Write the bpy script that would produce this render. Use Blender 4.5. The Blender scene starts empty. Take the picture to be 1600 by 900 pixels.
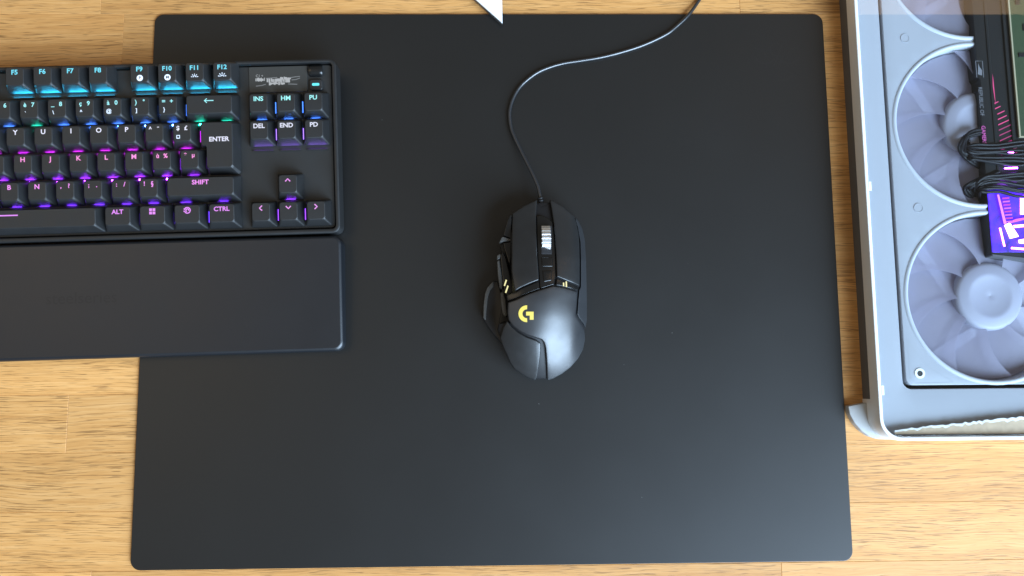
import bpy, bmesh, math, random
import numpy as np
from mathutils import Vector, Matrix, Euler
from mathutils.geometry import delaunay_2d_cdt

random.seed(7)
S = 0.001                       # everything below is written in millimetres
scene = bpy.context.scene
COL = scene.collection

# ------------------------------------------------------------------ camera
CAM_LOC = Vector((3.374, -71.41, 565.706))
CAM_ROT = Euler((0.114447, -0.017347, -0.0088895), 'XYZ')
FPX = 1232.0                    # focal length in pixels of a 1600 px wide picture
cam_data = bpy.data.cameras.new('camera')
cam_data.sensor_width = 36.0
cam_data.lens = 36.0 * FPX / 1600.0
cam_data.clip_start = 0.01
cam_data.clip_end = 50.0
cam = bpy.data.objects.new('camera', cam_data)
cam.location = CAM_LOC * S
cam.rotation_euler = CAM_ROT
COL.objects.link(cam)
scene.camera = cam

# ------------------------------------------------------------------ world
world = bpy.data.worlds.new('World')
scene.world = world
world.use_nodes = True
bg = world.node_tree.nodes['Background']
bg.inputs['Color'].default_value = (1.0, 0.93, 0.82, 1)
bg.inputs['Strength'].default_value = 0.26

# ------------------------------------------------------------------ lamps
def area(name, loc, target, sx, sy, power, color):
    l = bpy.data.lights.new(name, 'AREA')
    l.shape = 'RECTANGLE'
    l.size, l.size_y = sx, sy
    l.energy = power
    l.color = color
    o = bpy.data.objects.new(name, l)
    o.location = loc
    d = Vector(target) - Vector(loc)
    o.rotation_euler = d.to_track_quat('-Z', 'Y').to_euler()
    COL.objects.link(o)
    return o

# the window to the lower right, a cool daylight
area('window_light', (2.55, -2.75, 2.25), (0, 0, 0), 3.6, 3.4, 940, (0.57, 0.77, 1.0))
# warm light of the room from the far left
area('room_light', (-1.1, 0.2, 1.5), (0, 0, 0), 0.9, 0.9, 3.0, (1.0, 0.76, 0.46))
# unseen warm panel, added so the glass mirrors a band at its far end
area('glass_band_light', (1.25, 0.95, 1.48), (1.25, 0.0, 1.48), 0.9, 0.25, 2.4, (1.0, 0.64, 0.34))

scene.view_settings.view_transform = 'Standard'
scene.view_settings.look = 'None'
scene.view_settings.exposure = 0.0
scene.view_settings.gamma = 1.0
scene.view_settings.use_curve_mapping = False
scene.cycles.use_denoising = True
scene.cycles.max_bounces = 8
scene.cycles.transparent_max_bounces = 12
scene.cycles.sample_clamp_indirect = 6.0

# ------------------------------------------------------------------ helpers
RM = CAM_ROT.to_matrix()

def at(px, py, z):
    """point of the photograph (1600x900) -> place at height z (mm)"""
    d = RM @ Vector(((px - 800) / FPX, -(py - 450) / FPX, -1.0))
    t = (z - CAM_LOC.z) / d.z
    return CAM_LOC + d * t

def on(px, py, h):
    z = 15.0
    for _ in range(12):
        p = at(px, py, z)
        z = h(p.x, p.y)
    return at(px, py, z)

def tag(o, label=None, cat=None, group=None, kind=None):
    if label: o['label'] = label
    if cat: o['category'] = cat
    if group: o['group'] = group
    if kind: o['kind'] = kind
    return o

def empty(name, loc=(0, 0, 0), rot=(0, 0, 0)):
    o = bpy.data.objects.new(name, None)
    o.empty_display_size = 0.01
    o.location = Vector(loc) * S
    o.rotation_euler = rot
    COL.objects.link(o)
    return o

def mesh(name, verts, faces):
    m = bpy.data.meshes.new(name)
    m.from_pydata([Vector(v) * S for v in verts], [], faces)
    m.update()
    return m

def obj(name, me, mat, parent=None, smooth=True, loc=None, rot=None, angle=40):
    if isinstance(me, tuple):
        me = mesh(name, *me)
    bm = bmesh.new(); bm.from_mesh(me)
    bmesh.ops.recalc_face_normals(bm, faces=bm.faces)
    if smooth:
        for f in bm.faces: f.smooth = len(f.verts) <= 4      # flat caps stay flat
        for e in bm.edges:
            if len(e.link_faces) == 2 and e.calc_face_angle(0) > math.radians(angle): e.smooth = False
    bm.to_mesh(me); bm.free()
    if mat is not None and not me.materials:
        me.materials.append(mat)
    o = bpy.data.objects.new(name, me)
    COL.objects.link(o)
    if parent: o.parent = parent
    if loc is not None: o.location = Vector(loc) * S
    if rot is not None: o.rotation_euler = rot
    return o

def rr(x0, x1, y0, y1, r, n=5):
    """rounded rectangle, counter-clockwise"""
    out = []
    for cx, cy, a0 in ((x1 - r, y1 - r, 0), (x0 + r, y1 - r, 90), (x0 + r, y0 + r, 180), (x1 - r, y0 + r, 270)):
        for i in range(n + 1):
            a = math.radians(a0 + 90 * i / n)
            out.append((cx + r * math.cos(a), cy + r * math.sin(a)))
    return out

def loft(rings, cap0=True, cap1=True, closed=False):
    """rings of 3-D points with equal count"""
    n = len(rings[0]); V = []; F = []
    for r in rings: V += [tuple(p) for p in r]
    m = len(rings)
    for k in range(m if closed else m - 1):
        a = k * n; b = ((k + 1) % m) * n
        for i in range(n):
            j = (i + 1) % n
            F.append((a + i, a + j, b + j, b + i))
    if not closed:
        if cap0: F.append(tuple(range(n))[::-1])
        if cap1: F.append(tuple(range((m - 1) * n, m * n)))
    return V, F

def slab(x0, x1, y0, y1, z0, z1, r, e=0.5, n=5, ztop=None):
    """rounded slab with softened upper edge; ztop(x,y) bends the top"""
    rings = []
    def ring(ins, z):
        return [(x, y, z + (ztop(x, y) if ztop else 0) * (1 if z > z0 else 0)) for x, y in rr(x0 + ins, x1 - ins, y0 + ins, y1 - ins, max(r - ins, 0.05), n)]
    rings.append([(x, y, z0) for x, y in rr(x0 + 0.2, x1 - 0.2, y0 + 0.2, y1 - 0.2, max(r - 0.2, 0.05), n)])
    rings.append(ring(0, z1 - e))
    for k in (30, 60, 90):
        a = math.radians(k)
        rings.append(ring(e * (1 - math.cos(a)), z1 - e + e * math.sin(a)))
    return loft(rings)

def ringframe(outer, inner, z0, z1, e=0.6, zin=None):
    """closed frame between two outlines of equal count, softened top edges"""
    zin = z0 if zin is None else zin
    def lerp(t): return [(o[0] + (i[0] - o[0]) * t, o[1] + (i[1] - o[1]) * t) for o, i in zip(outer, inner)]
    w = math.hypot(outer[0][0] - inner[0][0], outer[0][1] - inner[0][1])
    t = min(e / w, 0.45)
    L = []
    L.append([(x, y, z0) for x, y in outer])
    L.append([(x, y, z1 - e) for x, y in outer])
    L.append([(x, y, z1 - e * 0.3) for x, y in lerp(t * 0.3)])
    L.append([(x, y, z1) for x, y in lerp(t)])
    L.append([(x, y, z1) for x, y in lerp(1 - t)])
    L.append([(x, y, z1 - e * 0.3) for x, y in lerp(1 - t * 0.3)])
    L.append([(x, y, z1 - e) for x, y in inner])
    L.append([(x, y, zin) for x, y in inner])
    return loft(L, closed=True)

def resample(P, step, closed=True):
    out = []
    n = len(P)
    for i in range(n if closed else n - 1):
        a = Vector(P[i]); b = Vector(P[(i + 1) % n])
        m = max(1, int((b - a).length / step + 0.5))
        for k in range(m): out.append(tuple(a.lerp(b, k / m)))
    if not closed: out.append(tuple(P[-1]))
    return out

def chaikin(P, it=1):
    for _ in range(it):
        Q = []
        n = len(P)
        for i in range(n):
            a = Vector(P[i]); b = Vector(P[(i + 1) % n])
            Q.append(tuple(a.lerp(b, .25))); Q.append(tuple(a.lerp(b, .75)))
        P = Q
    return P

def area2(P):
    return sum(P[i][0] * P[(i + 1) % len(P)][1] - P[(i + 1) % len(P)][0] * P[i][1] for i in range(len(P)))

def puff(poly, h, r=0.8, skirt=4.0, step=2.0, holes=(), zmin=None, bstep=1.2, soft=1):
    """a shell piece: outline in plan, top following h(x,y), rounded edge r, wall going down"""
    loops = []
    for k, P in enumerate([poly] + list(holes)):
        P = resample([tuple(p[:2]) for p in P], bstep)
        if soft: P = chaikin(P, soft)
        if (area2(P) > 0) != (k == 0): P = P[::-1]
        loops.append(P)
    pts = []; edges = []
    for P in loops:
        b = len(pts); pts += [tuple(p) for p in P]
        edges += [(b + i, b + (i + 1) % len(P)) for i in range(len(P))]
    LA = np.concatenate([np.array(P) for P in loops])
    LB = np.concatenate([np.roll(np.array(P), -1, axis=0) for P in loops])
    D = LB - LA; DL = np.maximum((D * D).sum(1), 1e-12)
    def dd(Q):
        out = np.empty(len(Q))
        for c in range(0, len(Q), 2000):
            q = Q[c:c + 2000, None, :] - LA[None]
            t = np.clip((q * D[None]).sum(2) / DL[None], 0, 1)
            e = q - t[..., None] * D[None]
            out[c:c + 2000] = np.sqrt((e * e).sum(2).min(1))
        return out
    def ok(Q):
        # even-odd over all loops: inside the outline and outside the holes
        out = np.zeros(len(Q), bool)
        for c in range(0, len(Q), 2000):
            x = Q[c:c + 2000, 0:1]; y = Q[c:c + 2000, 1:2]
            cr = (LA[None, :, 1] > y) != (LB[None, :, 1] > y)
            dy = np.where(np.abs(D[:, 1]) < 1e-12, 1e-12, D[:, 1])
            xi = LA[None, :, 0] + (y - LA[None, :, 1]) * (D[:, 0] / dy)[None]
            out[c:c + 2000] = ((cr & (x < xi)).sum(1) % 2) == 1
        return out
    if r > 0:
        for P in loops:
            A = np.array(P); T = np.roll(A, -1, axis=0) - np.roll(A, 1, axis=0)
            N = np.stack([-T[:, 1], T[:, 0]], 1); N /= np.maximum(np.linalg.norm(N, axis=1, keepdims=True), 1e-9)
            for d in (0.2 * r, 0.55 * r, r):
                Q = A + N * d
                Q = Q[ok(Q)]
                if len(Q): pts += [tuple(q) for q in Q[dd(Q) > 0.85 * d]]
    A = np.array(loops[0])
    gx, gy = np.meshgrid(np.arange(A[:, 0].min(), A[:, 0].max(), step) + 0.13, np.arange(A[:, 1].min(), A[:, 1].max(), step) + 0.17)
    Q = np.stack([gx.ravel(), gy.ravel()], 1)
    if len(Q):
        Q = Q[ok(Q)]
        if len(Q): pts += [tuple(q) for q in Q[dd(Q) > r + step * 0.45]]
    res = delaunay_2d_cdt([Vector(p) for p in pts], edges, [], 0, 1e-5)
    VV = np.array([(v.x, v.y) for v in res[0]]); fs = [tuple(f) for f in res[2]]
    dv = dd(VV) if r > 0 else np.ones(len(VV))
    V = []; F = []
    for p, d in zip(VV, dv):
        z = h(float(p[0]), float(p[1]))
        if r > 0 and d < r:
            u = 1 - d / r
            z -= r * (1 - math.sqrt(max(0, 1 - u * u)))
        V.append((float(p[0]), float(p[1]), z))
    cen = np.array([VV[list(f)].mean(0) for f in fs])
    F = [f for f, k in zip(fs, ok(cen)) if k]
    cnt = set()
    for f in F:
        for i in range(len(f)): cnt.add((f[i], f[(i + 1) % len(f)]))
    low = {}
    def lowv(i):
        if i not in low:
            x, y, z = V[i]
            zz = z - skirt
            if zmin is not None: zz = zmin if skirt > 90 else max(zz, zmin)
            low[i] = len(V); V.append((x, y, zz))
        return low[i]
    for (a, b) in sorted(cnt):
        if (b, a) not in cnt:
            F.append((b, a, lowv(a), lowv(b)))
    return V, F

def tube(P, r, n=8, caps=True):
    """round tube along points; r number or list"""
    P = [Vector(p) for p in P]
    rings = []; up = Vector((0, 0, 1))
    for i, p in enumerate(P):
        t = (P[min(i + 1, len(P) - 1)] - P[max(i - 1, 0)]).normalized()
        s = t.cross(up)
        if s.length < 1e-4: s = Vector((1, 0, 0))
        s.normalize(); u = s.cross(t)
        rad = r[i] if isinstance(r, (list, tuple)) else r
        rings.append([tuple(p + s * math.cos(2 * math.pi * k / n) * rad + u * math.sin(2 * math.pi * k / n) * rad) for k in range(n)])
    return loft(rings, caps, caps)

def spline(P, m=8):
    """Catmull-Rom through points"""
    P = [Vector(p) for p in P]; out = []
    for i in range(len(P) - 1):
        p0 = P[max(i - 1, 0)]; p1 = P[i]; p2 = P[i + 1]; p3 = P[min(i + 2, len(P) - 1)]
        for k in range(m):
            t = k / m
            out.append(0.5 * ((2 * p1) + (p2 - p0) * t + (2 * p0 - 5 * p1 + 4 * p2 - p3) * t * t + (3 * p1 - p0 - 3 * p2 + p3) * t ** 3))
    out.append(P[-1])
    return out

def stroke(lines, w, z):
    """flat strokes of width w"""
    V = []; F = []
    for L in lines:
        L = [Vector(p) for p in L]
        b = len(V)
        for i, p in enumerate(L):
            t = (L[min(i + 1, len(L) - 1)] - L[max(i - 1, 0)]).normalized()
            n = Vector((-t.y, t.x)) * w / 2
            V += [(p.x + n.x, p.y + n.y, z), (p.x - n.x, p.y - n.y, z)]
        for i in range(len(L) - 1):
            F.append((b + 2 * i, b + 2 * i + 1, b + 2 * i + 3, b + 2 * i + 2))
    return V, F

def join(*parts):
    V = []; F = []
    for v, f in parts:
        b = len(V); V += list(v); F += [tuple(i + b for i in g) for g in f]
    return V, F

def box(x0, x1, y0, y1, z0, z1):
    V = [(x0, y0, z0), (x1, y0, z0), (x1, y1, z0), (x0, y1, z0), (x0, y0, z1), (x1, y0, z1), (x1, y1, z1), (x0, y1, z1)]
    F = [(3, 2, 1, 0), (4, 5, 6, 7), (0, 1, 5, 4), (1, 2, 6, 5), (2, 3, 7, 6), (3, 0, 4, 7)]
    return V, F

def circle(cx, cy, r, n=24):
    return [(cx + r * math.cos(2 * math.pi * k / n), cy + r * math.sin(2 * math.pi * k / n)) for k in range(n)]

def flat(polys, z):
    V = []; F = []
    for P in polys:
        b = len(V); V += [(p[0], p[1], z) for p in P]; F.append(tuple(range(b, b + len(P))))
    return V, F

def text(s, size, bold=0.0, sx=1.0, align='CENTER', spacing=1.0):
    cu = bpy.data.curves.new('lettering', 'FONT')
    cu.body = s; cu.size = size; cu.align_x = align; cu.align_y = 'CENTER'
    cu.offset = bold; cu.space_character = spacing; cu.resolution_u = 3
    o = bpy.data.objects.new('lettering', cu)
    m = o.to_mesh()
    V = [(v.co.x * sx, v.co.y, v.co.z) for v in m.vertices]
    F = [tuple(p.vertices) for p in m.polygons]
    o.to_mesh_clear()
    bpy.data.objects.remove(o); bpy.data.curves.remove(cu)
    return V, F

def move(vf, dx=0, dy=0, dz=0, rot=0.0):
    c, s = math.cos(rot), math.sin(rot)
    return [(c * x - s * y + dx, s * x + c * y + dy, z + dz) for x, y, z in vf[0]], vf[1]

# ------------------------------------------------------------------ materials
MATS = {}
def mat(name, color, rough=0.5, metal=0.0, spec=0.5, bump=0.0, bscale=3000.0, rvar=0.0, rscale=60.0, coat=0.0, cvar=0.0):
    m = bpy.data.materials.new(name); m.use_nodes = True
    nt = m.node_tree; b = nt.nodes['Principled BSDF']
    b.inputs['Base Color'].default_value = (*color, 1)
    b.inputs['Roughness'].default_value = rough
    b.inputs['Metallic'].default_value = metal
    b.inputs['Specular IOR Level'].default_value = spec
    b.inputs['Coat Weight'].default_value = coat
    tc = nt.nodes.new('ShaderNodeTexCoord')
    if bump > 0:
        nz = nt.nodes.new('ShaderNodeTexNoise'); nz.inputs['Scale'].default_value = bscale; nz.inputs['Detail'].default_value = 3
        bp = nt.nodes.new('ShaderNodeBump'); bp.inputs['Strength'].default_value = bump; bp.inputs['Distance'].default_value = 0.0002
        nt.links.new(tc.outputs['Object'], nz.inputs['Vector'])
        nt.links.new(nz.outputs['Fac'], bp.inputs['Height'])
        nt.links.new(bp.outputs['Normal'], b.inputs['Normal'])
    if rvar > 0 or cvar > 0:
        nz = nt.nodes.new('ShaderNodeTexNoise'); nz.inputs['Scale'].default_value = rscale; nz.inputs['Detail'].default_value = 6
        nt.links.new(tc.outputs['Object'], nz.inputs['Vector'])
        if rvar > 0:
            mr = nt.nodes.new('ShaderNodeMapRange')
            mr.inputs['From Min'].default_value = 0.3; mr.inputs['From Max'].default_value = 0.7
            mr.inputs['To Min'].default_value = rough - rvar; mr.inputs['To Max'].default_value = rough + rvar
            nt.links.new(nz.outputs['Fac'], mr.inputs['Value'])
            nt.links.new(mr.outputs['Result'], b.inputs['Roughness'])
        if cvar > 0:
            mx = nt.nodes.new('ShaderNodeMix'); mx.data_type = 'RGBA'
            mx.inputs[6].default_value = (*[c * (1 - cvar) for c in color], 1)
            mx.inputs[7].default_value = (*[c * (1 + cvar) for c in color], 1)
            nt.links.new(nz.outputs['Fac'], mx.inputs[0])
            nt.links.new(mx.outputs[2], b.inputs['Base Color'])
    MATS[name] = m
    return m

def glow(name, color, strength):
    m = bpy.data.materials.new(name); m.use_nodes = True
    b = m.node_tree.nodes['Principled BSDF']
    b.inputs['Base Color'].default_value = (0.02, 0.02, 0.02, 1)
    b.inputs['Emission Color'].default_value = (*color, 1)
    b.inputs['Emission Strength'].default_value = strength
    MATS[name] = m
    return m

def wood_material():
    m = bpy.data.materials.new('oiled_oak'); m.use_nodes = True
    nt = m.node_tree; N = nt.nodes.new; L = nt.links.new
    b = nt.nodes['Principled BSDF']
    tc = N('ShaderNodeTexCoord'); oi = N('ShaderNodeObjectInfo')
    # every stave has its own piece of grain
    off = N('ShaderNodeVectorMath'); off.operation = 'SCALE'; off.inputs[0].default_value = (3.1, 7.3, 5.7)
    L(oi.outputs['Random'], off.inputs['Scale'])
    add = N('ShaderNodeVectorMath'); add.operation = 'ADD'
    L(tc.outputs['Object'], add.inputs[0]); L(off.outputs[0], add.inputs[1])
    # gentle waviness of the grain
    wv = N('ShaderNodeTexNoise'); wv.inputs['Scale'].default_value = 9; wv.inputs['Detail'].default_value = 2
    L(add.outputs[0], wv.inputs['Vector'])
    ws = N('ShaderNodeVectorMath'); ws.operation = 'MULTIPLY'; ws.inputs[1].default_value = (0.0, 0.012, 0.0)
    L(wv.outputs['Color'], ws.inputs[0])
    wp = N('ShaderNodeVectorMath'); wp.operation = 'ADD'
    L(add.outputs[0], wp.inputs[0]); L(ws.outputs[0], wp.inputs[1])
    def stretched(sx, sy, detail, rough=0.55):
        mp = N('ShaderNodeMapping'); mp.inputs['Scale'].default_value = (sx, sy, 30)
        n = N('ShaderNodeTexNoise'); n.inputs['Scale'].default_value = 1; n.inputs['Detail'].default_value = detail
        n.inputs['Roughness'].default_value = rough
        L(wp.outputs[0], mp.inputs['Vector']); L(mp.outputs[0], n.inputs['Vector'])
        return n
    bands = stretched(4, 130, 4)
    fine = stretched(30, 900, 3, 0.65)
    pores = stretched(60, 1250, 2, 0.5)
    pores2 = stretched(36, 1700, 2, 0.5)
    dens = stretched(10, 60, 2)
    r1 = N('ShaderNodeValToRGB')
    r1.color_ramp.elements[0].position = 0.30; r1.color_ramp.elements[0].color = (0.45, 0.200, 0.055, 1)
    r1.color_ramp.elements[1].position = 0.72; r1.color_ramp.elements[1].color = (0.69, 0.380, 0.145, 1)
    e = r1.color_ramp.elements.new(0.5); e.color = (0.58, 0.287, 0.090, 1)
    mixf = N('ShaderNodeMath'); mixf.operation = 'MULTIPLY_ADD'; mixf.inputs[1].default_value = 0.55
    L(fine.outputs['Fac'], mixf.inputs[0])
    half = N('ShaderNodeMath'); half.operation = 'MULTIPLY'; half.inputs[1].default_value = 0.47
    L(bands.outputs['Fac'], half.inputs[0]); L(half.outputs[0], mixf.inputs[2])
    L(mixf.outputs[0], r1.inputs['Fac'])
    # dark pore dashes, denser in places
    thr = N('ShaderNodeMath'); thr.operation = 'MULTIPLY_ADD'; thr.inputs[1].default_value = 0.22; 
    pm = N('ShaderNodeMath'); pm.operation = 'MAXIMUM'
    L(pores.outputs['Fac'], pm.inputs[0]); L(pores2.outputs['Fac'], pm.inputs[1])
    L(dens.outputs['Fac'], thr.inputs[0]); L(pm.outputs[0], thr.inputs[2])
    pr = N('ShaderNodeMapRange'); pr.inputs['From Min'].default_value = 0.70; pr.inputs['From Max'].default_value = 0.785
    pr.inputs['To Max'].default_value = 0.68
    L(thr.outputs[0], pr.inputs['Value'])
    mx = N('ShaderNodeMix'); mx.data_type = 'RGBA'; mx.blend_type = 'MIX'
    mx.inputs[7].default_value = (0.17, 0.075, 0.022, 1)
    L(pr.outputs['Result'], mx.inputs[0]); L(r1.outputs['Color'], mx.inputs[6])
    # stave to stave difference
    hs = N('ShaderNodeHueSaturation')
    vr = N('ShaderNodeMapRange'); vr.inputs['To Min'].default_value = 0.87; vr.inputs['To Max'].default_value = 1.13
    L(oi.outputs['Random'], vr.inputs['Value']); L(vr.outputs['Result'], hs.inputs['Value'])
    L(mx.outputs[2], hs.inputs['Color'])
    L(hs.outputs['Color'], b.inputs['Base Color'])
    rg = N('ShaderNodeMapRange'); rg.inputs['To Min'].default_value = 0.42; rg.inputs['To Max'].default_value = 0.62
    L(fine.outputs['Fac'], rg.inputs['Value']); L(rg.outputs['Result'], b.inputs['Roughness'])
    b.inputs['Specular IOR Level'].default_value = 0.4
    bp = N('ShaderNodeBump'); bp.inputs['Strength'].default_value = 0.35; bp.inputs['Distance'].default_value = 0.0002; bp.invert = True
    L(pr.outputs['Result'], bp.inputs['Height']); L(bp.outputs['Normal'], b.inputs['Normal'])
    return m

def clear_glass():
    m = bpy.data.materials.new('clear_glass'); m.use_nodes = True
    nt = m.node_tree; nt.nodes.clear(); N = nt.nodes.new; L = nt.links.new
    out = N('ShaderNodeOutputMaterial'); mix = N('ShaderNodeMixShader')
    tr = N('ShaderNodeBsdfTransparent'); gl = N('ShaderNodeBsdfGlossy')
    # Schlick reflectance, the same from both sides of the pane
    ge = N('ShaderNodeNewGeometry'); dt = N('ShaderNodeVectorMath'); dt.operation = 'DOT_PRODUCT'
    L(ge.outputs['Normal'], dt.inputs[0]); L(ge.outputs['Incoming'], dt.inputs[1])
    ab = N('ShaderNodeMath'); ab.operation = 'ABSOLUTE'; L(dt.outputs['Value'], ab.inputs[0])
    om = N('ShaderNodeMath'); om.operation = 'SUBTRACT'; om.inputs[0].default_value = 1.0; L(ab.outputs[0], om.inputs[1])
    pw = N('ShaderNodeMath'); pw.operation = 'POWER'; pw.inputs[1].default_value = 5.0; L(om.outputs[0], pw.inputs[0])
    fr = N('ShaderNodeMath'); fr.operation = 'MULTIPLY_ADD'; fr.inputs[1].default_value = 0.97; fr.inputs[2].default_value = 0.024; L(pw.outputs[0], fr.inputs[0])
    tr.inputs['Color'].default_value = (0.965, 0.985, 0.99, 1)
    gl.inputs['Roughness'].default_value = 0.0
    L(fr.outputs[0], mix.inputs[0]); L(tr.outputs[0], mix.inputs[1]); L(gl.outputs[0], mix.inputs[2]); L(mix.outputs[0], out.inputs[0])
    return m

def frosted(name, color, t):
    m = bpy.data.materials.new(name); m.use_nodes = True
    nt = m.node_tree; N = nt.nodes.new; L = nt.links.new
    b = nt.nodes['Principled BSDF']; b.inputs['Base Color'].default_value = (*color, 1); b.inputs['Roughness'].default_value = 0.35
    out = nt.nodes['Material Output']; mix = N('ShaderNodeMixShader'); tr = N('ShaderNodeBsdfTransparent')
    tl = N('ShaderNodeBsdfTranslucent'); tl.inputs['Color'].default_value = (*color, 1)
    m2 = N('ShaderNodeMixShader'); m2.inputs[0].default_value = 0.4
    L(b.outputs[0], m2.inputs[1]); L(tl.outputs[0], m2.inputs[2])
    mix.inputs[0].default_value = t
    L(m2.outputs[0], mix.inputs[1]); L(tr.outputs[0], mix.inputs[2]); L(mix.outputs[0], out.inputs[0])
    return m

WOOD = wood_material()
GLASS = clear_glass()
PAD = mat('matte_black_glass', (0.0050, 0.0050, 0.0048), 0.42, spec=0.60, bump=0.03, bscale=2500, rvar=0.012, rscale=14)
PADLOGO = mat('satin_black_print', (0.0062, 0.0062, 0.0062), 0.42, spec=0.62)
KBMETAL = mat('black_anodised', (0.010, 0.0103, 0.0106), 0.46, spec=0.5, bump=0.05, rvar=0.04)
PLATE = mat('black_plate', (0.012, 0.012, 0.0115), 0.55, spec=0.5, bump=0.06, rvar=0.05)
KEYCAP = mat('black_keycap', (0.012, 0.0122, 0.0125), 0.48, spec=0.5, bump=0.10, bscale=4000, rvar=0.05, rscale=90)
RUBBER = mat('soft_touch_rubber', (0.0035, 0.0052, 0.0078), 0.40, spec=0.66, bump=0.04, bscale=5000, rvar=0.02, rscale=30)
RUBBERTXT = mat('debossed_print', (0.0033, 0.0049, 0.0072), 0.40, spec=0.58)
PRINT = mat('white_print', (0.75, 0.76, 0.80), 0.5)
MSHELL = mat('mouse_matte_shell', (0.015, 0.016, 0.018), 0.42, spec=0.85, bump=0.05, bscale=6000, rvar=0.05, rscale=70)
MBTN = mat('mouse_button_satin', (0.013, 0.0135, 0.014), 0.39, spec=0.58, bump=0.05, bscale=6000, rvar=0.05, rscale=120)
MDARK = mat('mouse_gloss_black', (0.006, 0.006, 0.006), 0.25, spec=0.5)
MBASE = mat('mouse_body_black', (0.008, 0.008, 0.009), 0.5, spec=0.4)
MGRAY = mat('mouse_grey_highlight', (0.075, 0.075, 0.072), 0.45, spec=0.5)
MGRIP = mat('mouse_rubber_grip', (0.017, 0.018, 0.020), 0.5, spec=0.5, bump=0.8, bscale=900)
STEEL = mat('brushed_steel', (0.80, 0.81, 0.82), 0.42, metal=1.0)
CABLE = mat('black_cable', (0.013, 0.015, 0.018), 0.32, spec=0.95, bump=0.15, bscale=2500)
WHITEP = mat('white_plastic', (0.74, 0.75, 0.75), 0.42, spec=0.72, bump=0.03, rvar=0.05, cvar=0.02)
WHITEM = mat('sky_tinted_grey_steel', (0.34, 0.35, 0.39), 0.42, spec=0.5, bump=0.04, bscale=2500, cvar=0.02)  # lavender tint: sky mirrored in the glass, put into the colour
GREYW = mat('grey_side_panel', (0.10, 0.103, 0.107), 0.5, bump=0.05)
DARKGAP = mat('dark_recess', (0.02, 0.021, 0.024), 0.6)
FANW = mat('fan_white', (0.29, 0.29, 0.36), 0.5)
LIPW = mat('fan_lip_white', (0.45, 0.47, 0.52), 0.45)
FOOTG = mat('case_foot_grey', (0.40, 0.41, 0.41), 0.42, bump=0.03)
BLADE = frosted('frosted_blade', (0.49, 0.47, 0.58), 0.52)
STRUT = mat('fan_strut', (0.60, 0.61, 0.72), 0.5)
FANBACK = mat('fan_back_mesh', (0.33, 0.31, 0.36), 0.7)
CARDB = mat('card_black', (0.008, 0.010, 0.012), 0.45, spec=0.35)
CARDG = mat('card_end_grey', (0.09, 0.09, 0.10), 0.5)
SLEEVE = mat('cable_sleeve', (0.008, 0.0075, 0.010), 0.45, spec=0.16, bump=0.3, bscale=2500)
PCB = mat('green_board', (0.028, 0.050, 0.022), 0.5, cvar=0.25, rscale=300)
PCBEDGE = mat('board_edge', (0.34, 0.30, 0.20), 0.5)
TAN = mat('tan_reflection', (0.50, 0.37, 0.25), 0.5, cvar=0.25, rscale=260)
REFLW = mat('white_reflection_edge', (0.85, 0.86, 0.87), 0.6)
FOOTW = mat('white_stand_paint', (0.78, 0.78, 0.77), 0.45, bump=0.05, bscale=2500)
FOOTD = mat('stand_grey_edge', (0.06, 0.06, 0.058), 0.5)
DUSTM = mat('pale_dust', (0.45, 0.44, 0.42), 0.9)

# ================================================================== the desk
desk = empty('desk_top'); tag(desk, kind='structure')
ROW = 40.2; Y0 = -120.3
row = -4
def plank_mesh(L):
    x, y, z, e = L / 2, ROW / 2, 10, 0.28
    R0 = [(-x, -y, -z), (x, -y, -z), (x, y, -z), (-x, y, -z)]
    R1 = [(-x, -y, z - e), (x, -y, z - e), (x, y, z - e), (-x, y, z - e)]
    R2 = [(-x + e, -y + e, z), (x - e, -y + e, z), (x - e, y - e, z), (-x + e, y - e, z)]
    return loft([R0, R1, R2])
for k in range(-4, 12):
    yc = Y0 + ROW * (k + 0.5)
    # butt joints of the row
    xs = [-620]
    rnd = random.Random(100 + k)
    j = {0: -299.2, 7: -273.7}.get(k, None)
    if j is not None: xs += [j]
    while xs[-1] < 520: xs.append(xs[-1] + rnd.uniform(300, 520))
    xs[-1] = 620
    for a, b in zip(xs[:-1], xs[1:]):
        o = obj('plank', plank_mesh(b - a), WOOD, desk, smooth=False, loc=((a + b) / 2, yc, -10))

# ================================================================== the mouse pad
pad = obj('mouse_pad', slab(-250, 250, -200, 200, 0.05, 2.0, 7, 0.35, 8), PAD)
tag(pad, 'large flat black mouse mat lying on the wooden desk', 'mouse mat')
cx, cy = 214, 166
def arc(cx, cy, r, a0, a1, n=10):
    return [(cx + r * math.cos(math.radians(a0 + (a1 - a0) * i / n)), cy + r * math.sin(math.radians(a0 + (a1 - a0) * i / n))) for i in range(n + 1)]
emb = [arc(cx - 9, cy + 3, 8, 200, 330), arc(cx + 9, cy + 3, 8, 210, 340), arc(cx, cy + 6, 5, 60, 300),
       [(cx - 3, cy - 7), (cx + 1, cy + 2), (cx + 4, cy + 10)], [(cx + 1, cy - 6), (cx + 6, cy + 4)],
       arc(cx + 3, cy - 9, 9, 250, 340), [(cx - 17, cy + 7), (cx - 11, cy + 6), (cx - 8, cy)], [(cx + 16, cy + 8), (cx + 10, cy + 6), (cx + 7, cy - 1)]]
obj('emblem', join(*[stroke([e_], 1.3, 2.03 + 0.012 * k_) for k_, e_ in enumerate(emb)]), PADLOGO, pad, smooth=False)

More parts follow.
